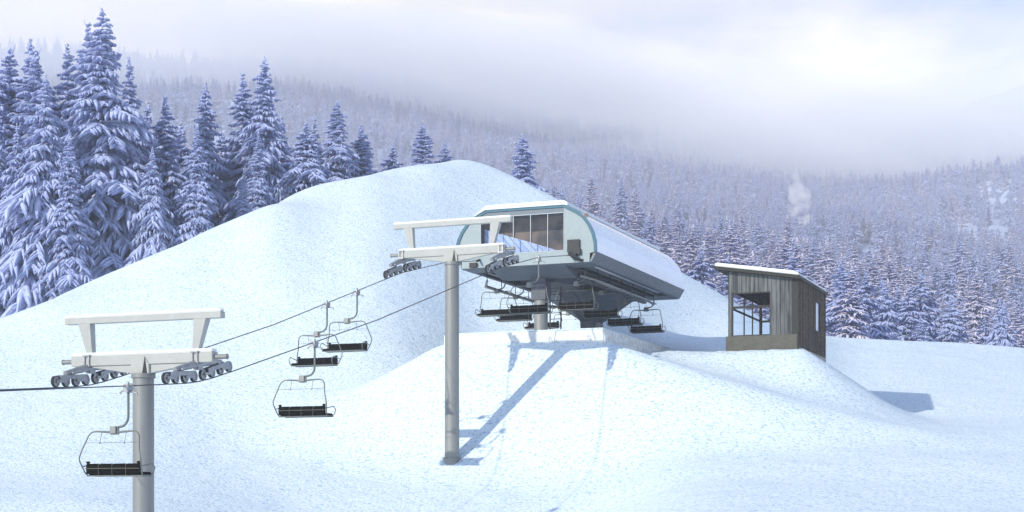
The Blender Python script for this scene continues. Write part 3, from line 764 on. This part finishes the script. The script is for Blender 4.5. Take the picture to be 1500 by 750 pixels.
# gable wall around the window band
ip = [(x*.970, z-.10*(1 if z > 13.9 else .3)) for x, z in body]
wl, wr, wb_, wt = -2.38, 2.07, 12.22, 14.12
Rside = [p for p in ip if p[0] > 2.072]; Lside = [p for p in ip if p[0] < -2.382]
mb = LM(); y0, y1 = SF, SF+.05
mb.prism([(wr, 12.03), (3.42, 12.03)]+Rside[:]+[(wr, 14.36)], 'y', y0, y1)
mb.prism([(wl, 14.25)]+Lside+[(-3.42, 12.03), (wl, 12.03)], 'y', y0, y1)
mb.box(wl, wr, y0, y1, 12.03, wb_)
mb.prism([(-3.42, 12.028), (3.42, 12.028), (3.40, 11.60), (-3.40, 11.60)], 'y', y0+.001, y1)
mb.build('front_wall', M['panel'], st)
mb = LM(); mb.box(wl, wr, y0, y1+.05, wt, 14.34); mb.build('window_header', M['header'], st)
edges = [-2.38, -1.52, -.61, .31, 1.22, 2.07]
for i in range(5):
    a_, b_ = edges[i], edges[i+1]; mb = LM()
    for xx in (a_+.008, b_-.008): mb.box(xx-.008, xx+.008, y0-.012, y1-.003, wb_, wt)
    mb.box(a_+.025, b_-.025, y0-.008, y1-.004, wb_, wb_+.03); mb.box(a_+.025, b_-.025, y0-.008, y1-.004, wt-.03, wt)
    w_ = mb.build('window', M['mull'], st)
    mb = LM(); mb.box(a_+.026, b_-.026, y0+.02, y0+.026, wb_+.031, wt-.031); mb.build('pane', M['glass'], w_)
# room behind the glazing
mb = LM(); mb.box(-2.9, 2.9, SF+1.2, SF+1.25, 11.75, 14.2); mb.build('inner_wall', M['brown'], st)
mb = LM(); mb.box(-3.0, 3.0, SF+.06, SF+1.2, 11.66, 11.72); mb.build('inner_floor', M['ceil'], st)
# added striped panel, stands in for snow reflected in the panes
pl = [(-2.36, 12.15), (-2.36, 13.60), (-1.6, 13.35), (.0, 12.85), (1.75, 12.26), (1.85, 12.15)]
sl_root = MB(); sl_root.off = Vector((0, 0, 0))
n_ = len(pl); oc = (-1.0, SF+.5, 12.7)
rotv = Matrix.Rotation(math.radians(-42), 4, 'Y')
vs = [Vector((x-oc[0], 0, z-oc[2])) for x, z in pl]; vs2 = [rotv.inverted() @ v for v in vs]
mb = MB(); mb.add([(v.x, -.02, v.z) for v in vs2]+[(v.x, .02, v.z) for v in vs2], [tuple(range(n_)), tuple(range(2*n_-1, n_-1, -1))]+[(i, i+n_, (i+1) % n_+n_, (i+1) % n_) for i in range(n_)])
so = mb.build('reflection_panel', M['snow_reflection'], st); so.location = Vector(oc)-Vector(OF); so.rotation_euler = rotv.to_euler()
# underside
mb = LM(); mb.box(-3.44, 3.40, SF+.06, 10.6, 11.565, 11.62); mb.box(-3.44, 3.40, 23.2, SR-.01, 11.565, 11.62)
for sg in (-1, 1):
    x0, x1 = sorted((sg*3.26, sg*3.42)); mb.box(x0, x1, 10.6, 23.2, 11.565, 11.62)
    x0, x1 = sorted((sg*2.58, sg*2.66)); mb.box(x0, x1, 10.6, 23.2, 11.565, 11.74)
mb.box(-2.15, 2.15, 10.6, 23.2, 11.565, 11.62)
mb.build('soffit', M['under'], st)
# stepped front lip
mb = LM(); mb.prism([(SF+.3, 11.56), (10.6, 11.56), (11.4, 11.30), (11.4, 11.20), (10.8, 11.22)], 'x', -2.0, 2.0); mb.build('soffit_lip', M['under'], st)
mb = LM()
for sg in (-1, 1):
    x0, x1 = sorted((sg*2.62, sg*3.30)); mb.box(x0, x1, 10.62, 23.18, 11.74, 11.78)
mb.build('slot_liner', M['cap'], st)
# hanging machinery beam
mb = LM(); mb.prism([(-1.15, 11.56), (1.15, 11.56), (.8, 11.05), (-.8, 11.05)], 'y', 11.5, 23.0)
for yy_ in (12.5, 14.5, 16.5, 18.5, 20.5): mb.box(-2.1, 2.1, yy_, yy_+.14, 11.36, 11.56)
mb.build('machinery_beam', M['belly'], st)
for sg in (-1, 1):
    mb = LM(); x0, x1 = sorted((sg*1.9, sg*2.12)); mb.box(x0, x1, 11.2, 22.8, 11.12, 11.22); mb.box(x0, x1, 10.9, 22.8, 11.5, 11.56)
    for yy_ in np.arange(11.6, 22.8, .22): mb.tube([(sg*2.0, yy_-.05, 11.36), (sg*2.0, yy_+.05, 11.36)], .11, 10)
    mb.build('tyre_bank', M['belly'], st)
    gr = LM(); xg = sg*3.02
    gr.tube([(xg-sg*.5, 10.2, 11.1), (xg, 11.2, 10.98)]+[(xg, y, 10.98) for y in (14, 17, 20)]+[(xg-sg*.3, 22.2, 10.98)], .06, 8)
    gr.box(xg-.10, xg+.10, 11.2, 21.5, 10.90, 10.94)
    grr = gr.build('guide_rail', M['galv'], st)
    for yy_ in (11.4, 13.4, 15.4, 17.4, 19.4, 21.2):
        mb = LM(); mb.tube([(xg, yy_, 11.0), (xg, yy_, 11.57)], .022, 6); mb.build('rod', M['darksteel'], grr)
# round front column with boxed head
mb = LM(); mb.tube([(0, 11.3, PZ-.6), (0, 11.3, 10.35)], .355, 32); mb.build('column', M['galv'], st)
mb = LM(); mb.box(-.40, .40, 10.9, 11.7, 10.1, 11.3); mb.build('column_head', M['belly'], st, .02)
# rear leg flaring into the beam
mb = LM()
mb.prism([(18.6, PZ-.6), (19.9, PZ-.6), (19.9, 9.75), (22.2, 11.04), (14.6, 11.04), (18.3, 9.75)], 'x', -.33, .45)
mb.build('rear_leg', M['belly'], st, .01)
mb = LM(); mb.prism([(18.62, PZ-.5), (19.88, PZ-.5), (19.88, 9.72), (18.62, 9.72)], 'x', .452, .50); mb.build('leg_lit_side', M['concrete'], st)  # right side of the leg coloured lighter, as lit
mb = LM()
mb.add([(-.5, 14.8, 11.03), (.9, 14.8, 11.03), (2.2, 17.5, 11.1), (2.2, 20.5, 11.1), (.46, 19.9, 9.8), (.46, 18.35, 9.8), (-.34, 18.35, 9.8), (-.34, 19.9, 9.8), (-2.2, 20.5, 11.1), (-2.2, 17.5, 11.1)],
       [(0, 1, 5, 6), (1, 2, 5), (2, 3, 4, 5), (0, 6, 9), (9, 6, 7, 8), (3, 8, 7, 4), (4, 7, 6, 5), (0, 9, 8, 3, 2, 1)])
mb.build('leg_bracket', M['under'], st)
# ladder
ld = LM()
for xx in (-.13, .47): ld.box(xx-.03, xx+.03, 12.97, 13.03, PZ-.1, 11.5)
lad = ld.build('ladder', M['darksteel'], st)
for i in range(10):
    mb = LM(); zz = PZ+.22+i*.32; mb.tube([(-.12, 13, zz), (.46, 13, zz)], .02, 6); mb.build('rung', M['darksteel'], lad)
# rope inlets at the front corners
mb = LM(); mb.box(2.28, 2.92, SF-.12, SF-.013, 12.10, 12.72); mb.box(2.62, 2.98, SF-.16, SF-.02, 11.98, 12.25); mb.box(2.55, 2.80, SF-.30, SF-.02, 11.80, 12.02)
mb.tube([(2.43, SF-.35, 11.98), (2.9, SF-.35, 11.78)], .07, 8); mb.tube([(2.75, SF-.45, 11.75), (3.2, SF-.3, 11.62)], .07, 8); mb.box(2.5, 2.62, SF-.35, SF-.02, 11.86, 12.0)
mb.build('rope_inlet', M['darksteel'], st, .01)
mb = LM(); mb.box(-2.95, -2.55, SF-.14, SF-.013, 11.62, 11.86); mb.tube([(-2.43, SF-.35, 11.9), (-2.43, SF, 12.0)], .06, 8); mb.build('rope_inlet', M['darksteel'], st, .01)
# rear gable
mb = LM(); mb.prism([(3.4, 11.6)]+ip+[(-3.4, 11.6)], 'y', SR-.08, SR-.03); mb.build('rear_wall', M['panel'], st)

# ------------------------------------------------------------------ cabin (local x: 0 at right corner going right, y along its side)
HZ = 7.56
hut = empty('lift_cabin', (HC[0], HC[1], HZ), -ANG); tag(hut, 'small wooden cabin with slanted snowy roof and big corner window on a snow mound', 'cabin')
A0, LB = -3.55, 7.0; BT = .66
def rz(x): return 3.42-(x)*.155       # roof underside height
mb = MB(); mb.box(A0-.12, -.02, -.10, 0.0, -.25, BT); mb.box(A0-.12, A0+.06, 0, LB, -.8, BT)
mb.box(A0+.06, .04, .002, LB-.02, -1.2, -.02); mb.build('foundation', M['found'], hut, .01)
mb = MB(); mb.box(.042, .075, .1, LB, -1.2, -.0); mb.build('foundation_facing', M['concrete'], hut)
# front wall boards with the window opening
wx0, wx1, wz0, wz1 = A0+.16, -1.37, BT, 2.86
mb = MB()
mb.box(A0, wx0, -.06, .04, BT, wz1); mb.box(wx1, -.30, -.06, .04, BT, wz1)
mb.prism([(A0, wz1), (-.30, wz1), (-.30, rz(-.30)), (A0, rz(A0))], 'y', -.06, .04)
mb.build('front_wall', M['boards'], hut)
mb = MB(); mb.prism([(-.30, -.12), (.04, -.12), (.04, rz(.04)), (-.30, rz(-.30))], 'y', -.075, .06); mb.build('corner_post', M['trim'], hut, .006)
# ribbed side wall with its small window
sy0, sy1, sz0, sz1 = 4.24, 5.45, 1.22, 2.80
mb = MB(); zt = rz(.04)
mb.box(-.04, .05, .062, sy0, -.0, zt); mb.box(-.04, .05, sy1, LB-.08, -.0, zt); mb.box(-.04, .05, sy0, sy1, -.0, sz0); mb.box(-.04, .05, sy0, sy1, sz1, zt)
mb.build('side_wall', M['cladding'], hut)
mb = MB(); mb.box(-.04, .065, LB-.078, LB, -.0, zt); mb.build('rear_corner_trim', M['trim'], hut)
mb = MB(); mb.box(-.05, .06, sy0, sy0+.05, sz0, sz1); mb.box(-.05, .07, sy1-.12, sy1, sz0, sz1); mb.box(-.05, .06, sy0+.05, sy1-.12, sz0, sz0+.04); mb.box(-.05, .06, sy0+.05, sy1-.12, sz1-.04, sz1)
w_ = mb.build('window', M['ceil'], hut)
mb = MB(); mb.box(-.02, -.01, sy0+.05, sy1-.12, sz0+.04, sz1-.04); mb.build('pane', mat('pale_reflection_glass', (.86, .88, .92), .35), w_)  # opaque pane, glare of sky and snow put into its pale colour
# rear wall (solid right part, window toward the left) and left glazed wall
mb = MB(); mb.box(-1.3, -.05, LB-.06, LB, 0, rz(-.7)); mb.box(A0, -1.3, LB-.06, LB, 0, BT); mb.prism([(A0, 2.95), (-1.3, 2.95), (-1.3, rz(-1.3)), (A0, rz(A0))], 'y', LB-.06, LB)
mb.build('rear_wall', M['plaster'], hut)
mb = MB(); mb.box(-1.30, -1.22, 1.4, LB-.07, BT, 3.4); mb.build('partition', M['plaster'], hut)
mb = MB(); mb.box(A0+.06, -.06, .05, LB-.07, BT-.10, BT-.02); mb.build('floor_deck', M['plaster'], hut)
mb = MB(); mb.prism([(A0+.05, rz(A0)-.14), (-.06, rz(-.06)-.14), (-.06, rz(-.06)-.02), (A0+.05, rz(A0)-.02)], 'y', .05, LB-.07); mb.build('ceiling_board', M['ceil'], hut)
# window frames
def frame_x(y, x0, x1, xs, name='window', zt=wz1, zts=2.12):
    mb = MB(); fr = .055
    mb.box(x0, x0+fr*1.6, y-.04, y+.04, wz0, zt); mb.box(x1-fr, x1, y-.04, y+.04, wz0, zt)
    mb.box(x0+fr*1.6, x1-fr, y-.04, y+.04, wz0, wz0+.05); mb.box(x0+fr*1.6, x1-fr, y-.04, y+.04, zt-.06, zt)
    for xx in xs: mb.box(xx-.04, xx+.04, y-.035, y+.035, wz0+.05, zt-.06)
    mb.box(x0+fr*1.6, x1-fr, y-.030, y+.030, zts-.06, zts+.06)
    f = mb.build(name, M['ceil'], hut)
    mb = MB(); mb.box(x0+fr*1.6, x1-fr, y-.004, y+.004, wz0+.05, zt-.06); mb.build('pane', M['clear'], f)
frame_x(-.005, wx0, wx1, [])
frame_x(LB-.03, A0+.05, -1.30, [-2.5], zt=2.95)
mb = MB(); x = A0+.03
for yy_ in (.06, 3.2, 5.1, LB-.16): mb.box(x-.03, x+.03, yy_, yy_+.07, BT, rz(A0)-.02)
for za in (BT, 2.10, 3.0): mb.box(x-.035, x+.035, .14, LB-.16, za, za+.09)
lw = mb.build('window', M['ceil'], hut); mb = MB(); mb.box(x-.004, x+.004, .14, LB-.16, BT+.09, 3.0); mb.build('pane', M['clear'], lw)
mb = MB(); mb.box(A0-.0, A0+.06, .04, LB, 3.093, rz(A0)); mb.build('left_header', M['boards'], hut)
# roof
mb = MB(); a_, b_ = A0-.66, .14
rp = [(a_, rz(a_)), (b_, rz(b_)), (b_, rz(b_)+.17), (a_, rz(a_)+.17)]
mb.prism([(p[0], p[1]+.002) for p in rp], 'y', -.42, LB+.25); rf = mb.build('roof', M['trim'], hut, .008)
mb = MB(); mb.prism([(a_+.02, rz(a_+.02)+.175), (b_-.01, rz(b_)+.175), (b_-.02, rz(b_)+.27), (b_-.3, rz(b_-.3)+.36), (a_+.15, rz(a_+.15)+.35), (a_+.02, rz(a_)+.24)], 'y', -.41, LB+.23); mb.build('snow_cap', M['cap'], rf, .04)

# ------------------------------------------------------------------ fog, haze and smoke
def vol_mat(name, col, dens, aniso=.0):
    m = bpy.data.materials.new(name); m.use_nodes = True; nt = m.node_tree; N = nt.nodes
    N.remove(N['Principled BSDF']); v = N.new('ShaderNodeVolumePrincipled')
    v.inputs['Color'].default_value = (*col, 1); v.inputs['Density'].default_value = dens; v.inputs['Anisotropy'].default_value = aniso
    nt.links.new(v.outputs[0], N['Material Output'].inputs['Volume']); return m
import bmesh
def blob(name, loc, rad, m, seed=0, lump=.12, sub=4, tilt=(0, 0, 0)):
    bm = bmesh.new(); bmesh.ops.create_icosphere(bm, subdivisions=sub, radius=1)
    r_ = random.Random(seed); ph = [[r_.uniform(0, 6.28) for _ in range(3)] for _ in range(5)]; fq = [[r_.uniform(1.5, 5) for _ in range(3)] for _ in range(5)]
    for v in bm.verts:
        d = sum(math.sin(v.co.x*f[0]+p[0])*math.sin(v.co.y*f[1]+p[1])*math.sin(v.co.z*f[2]+p[2]) for f, p in zip(fq, ph))
        v.co *= 1+lump*d
    for f in bm.faces: f.smooth = True
    me = bpy.data.meshes.new(name); bm.to_mesh(me); bm.free(); me.materials.append(m)
    o = bpy.data.objects.new(name, me); o.location = loc; o.scale = rad; o.rotation_euler = tilt; return link(o)
HAZE_D = .00050
hz = MB(); hz.box(-2600, 4300, -700, 2420, -8, 580)
hzo = hz.build('haze', vol_mat('cold_air', (.905, .92, 1.0), HAZE_D, -.12)); tag(hzo, kind='stuff')
def at(px, py, Y): return Vector(((px-750)/F*Y, Y, (HY-py)/F*Y))
FOG = vol_mat('fog', (1.0, .995, .99), .007, -.35)
FOG2 = vol_mat('thin_fog', (.995, .99, 1.0), .005)
FOG3 = vol_mat('ridge_fog', (1.0, .995, .995), .007, -.3)
fogs = [((1080, 190, 1560), (260, 200, 34), FOG, 'low white fog bank lying over the far ridge in the middle', (0, .10, 0)),
        ((1400, 205, 1500), (230, 210, 34), FOG, 'white fog bank over the mountain at the right', (0, -.02, 0)),
        ((760, 140, 1420), (330, 150, 34), FOG3, 'thin fog streaming along the descending ridge line', (0, .20, 0)),
        ((330, 95, 1400), (400, 160, 40), FOG3, 'pale fog veiling the ridge behind the left forest', (0, .03, 0)),
        ((1250, 245, 1380), (300, 120, 22), FOG2, 'thin mist under the fog bank above the valley', (0, .02, 0))]
for i, (p, r_, m_, lab, tl) in enumerate(fogs):
    o = blob('fog_bank', at(*p), r_, m_, 30+i, .10, 4, tl); tag(o, lab, 'fog', kind='stuff')
SM = vol_mat('smoke', (1.0, .99, .98), .22)
_n = SM.node_tree.nodes; _l = SM.node_tree.links; _t = _n.new('ShaderNodeTexCoord'); _z = _n.new('ShaderNodeTexNoise'); _z.inputs['Scale'].default_value = .22; _z.inputs['Detail'].default_value = 3
_l.new(_t.outputs['Object'], _z.inputs['Vector']); _m = _n.new('ShaderNodeMath'); _m.operation = 'MULTIPLY_ADD'; _m.use_clamp = True; _m.inputs[1].default_value = .9; _m.inputs[2].default_value = -.37
_l.new(_z.outputs['Fac'], _m.inputs[0]); _l.new(_m.outputs[0], [x for x in _n if x.type == 'PRINCIPLED_VOLUME'][0].inputs['Density'])
bm_parts = []
mbs = None
me_s = bpy.data.meshes.new('smoke_plume'); bm = bmesh.new(); b0_ = at(1174, 332, 860)
for px, py, r_ in [(1183, 326, 3.6), (1176, 318, 4.6), (1168, 309, 5.2), (1173, 300, 5.4), (1170, 290, 6.2), (1176, 283, 5.4), (1166, 277, 4.5), (1164, 262, 2.6), (1165, 252, 2.2), (1163, 238, 1.8)]:
    p = at(px, py, 860)-b0_; t_ = bmesh.ops.create_icosphere(bm, subdivisions=3, radius=r_, matrix=Matrix.Translation(p+Vector((0, random.uniform(-5, 5), 0))) @ Matrix.Diagonal((1, 1, .85, 1)))
bm.to_mesh(me_s); bm.free(); me_s.materials.append(SM)
sm = bpy.data.objects.new('smoke_plume', me_s); sm.location = b0_; link(sm)
rm = sm.modifiers.new('merge', 'REMESH'); rm.mode = 'VOXEL'; rm.voxel_size = 1.0; rm.use_smooth_shade = True
tag(sm, 'small pale smoke plume rising from the far forest', 'smoke', kind='stuff')

# ------------------------------------------------------------------ light, sky, camera
AZ, EL = 44.5, 25.5
saz, cel = math.radians(AZ), math.cos(math.radians(EL))
to_sun = Vector((-math.sin(saz)*cel, -math.cos(saz)*cel, math.sin(math.radians(EL))))
sd_ = bpy.data.lights.new('sun', 'SUN'); sd_.energy = 5.0; sd_.angle = math.radians(.7); sd_.color = (1.0, .95, .80)
so_ = bpy.data.objects.new('sun', sd_); so_.rotation_euler = to_sun.to_track_quat('Z', 'Y').to_euler(); so_.location = (-60, -60, 80); link(so_)
w = bpy.data.worlds.new('World'); sc.world = w; w.use_nodes = True; nt = w.node_tree; N = nt.nodes; L = nt.links
bg = N['Background']; bg.inputs['Strength'].default_value = .15
sky = N.new('ShaderNodeTexSky'); sky.sky_type = 'NISHITA'; sky.sun_disc = False; sky.sun_elevation = math.radians(EL); sky.sun_rotation = math.radians(180+AZ)
sky.altitude = 1200; sky.air_density = 1.0; sky.dust_density = .6; sky.ozone_density = 5.0
tc = N.new('ShaderNodeTexCoord'); sp = N.new('ShaderNodeSeparateXYZ'); L.new(tc.outputs['Generated'], sp.inputs[0])
mp = N.new('ShaderNodeMapping'); mp.inputs['Scale'].default_value = (5, 5, 14); L.new(tc.outputs['Generated'], mp.inputs[0])
nz = N.new('ShaderNodeTexNoise'); nz.inputs['Scale'].default_value = 1.3; nz.inputs['Detail'].default_value = 6; nz.inputs['Roughness'].default_value = .55; L.new(mp.outputs[0], nz.inputs['Vector'])
# thin cloud veil: thicker to the left and toward the horizon
def mth(op, a=None, b=None, c=None, clamp=False):
    n = N.new('ShaderNodeMath'); n.operation = op; n.use_clamp = clamp
    for i, v in enumerate((a, b, c)):
        if v is None: continue
        if isinstance(v, (int, float)): n.inputs[i].default_value = v
        else: L.new(v, n.inputs[i])
    return n.outputs[0]
el = mth('SUBTRACT', .50, sp.outputs['Z']); el = mth('MULTIPLY', el, 1.4)
lx = mth('MULTIPLY', sp.outputs['X'], -1.5)
t1 = mth('ADD', el, lx); t2 = mth('MULTIPLY_ADD', nz.outputs['Fac'], 1.1, t1); fac = mth('SUBTRACT', t2, .22, clamp=True)
hi = mth('MULTIPLY_ADD', sp.outputs['Z'], -3.0, 1.9, clamp=True); fac = mth('MULTIPLY', fac, hi)
fx = mth('MULTIPLY_ADD', sp.outputs['X'], 1.9, -.7); fw = mth('MULTIPLY_ADD', sp.outputs['Y'], 2.2, fx, clamp=True); fac = mth('MULTIPLY', fac, fw)  # unseen cloud added at the right to brighten the roof side, none behind
cl = N.new('ShaderNodeMix'); cl.data_type = 'RGBA'; L.new(fac, cl.inputs['Factor']); L.new(sky.outputs[0], cl.inputs['A']); lo = mth('SUBTRACT', .285, sp.outputs['Z']); lo = mth('MULTIPLY', lo, 12.0); lo = mth('MULTIPLY_ADD', nz.outputs['Fac'], .9, lo); lo = mth('SUBTRACT', lo, .45, clamp=True)
lo = mth('MULTIPLY', lo, fw); fac = mth('MAXIMUM', fac, lo)
bc = N.new('ShaderNodeMix'); bc.data_type = 'RGBA'; L.new(lo, bc.inputs['Factor']); bc.inputs['A'].default_value = (9.0, 7.6, 5.0, 1); bc.inputs['B'].default_value = (20, 17, 11.6, 1)
L.new(bc.outputs['Result'], cl.inputs['B'])
L.new(cl.outputs['Result'], bg.inputs['Color'])

cam = bpy.data.cameras.new('camera'); cam.sensor_width = 36; cam.lens = F/1500*36; cam.clip_end = 9000; cam.clip_start = .1
cam.shift_y = (HY-375)/1500
co = bpy.data.objects.new('camera', cam); co.location = (0, 0, 0); co.rotation_euler = (math.radians(90), 0, 0); link(co); sc.camera = co
sc.view_settings.view_transform = 'Standard'; sc.view_settings.look = 'None'; sc.view_settings.exposure = 0.28; sc.view_settings.gamma = 1; sc.view_settings.use_curve_mapping = False
sc.cycles.use_denoising = True
sc.cycles.max_bounces = 16; sc.cycles.diffuse_bounces = 3; sc.cycles.volume_bounces = 16; sc.cycles.transparent_max_bounces = 12; sc.cycles.glossy_bounces = 3
sc.cycles.volume_preview_step_rate = 1; sc.cycles.sample_clamp_indirect = 8
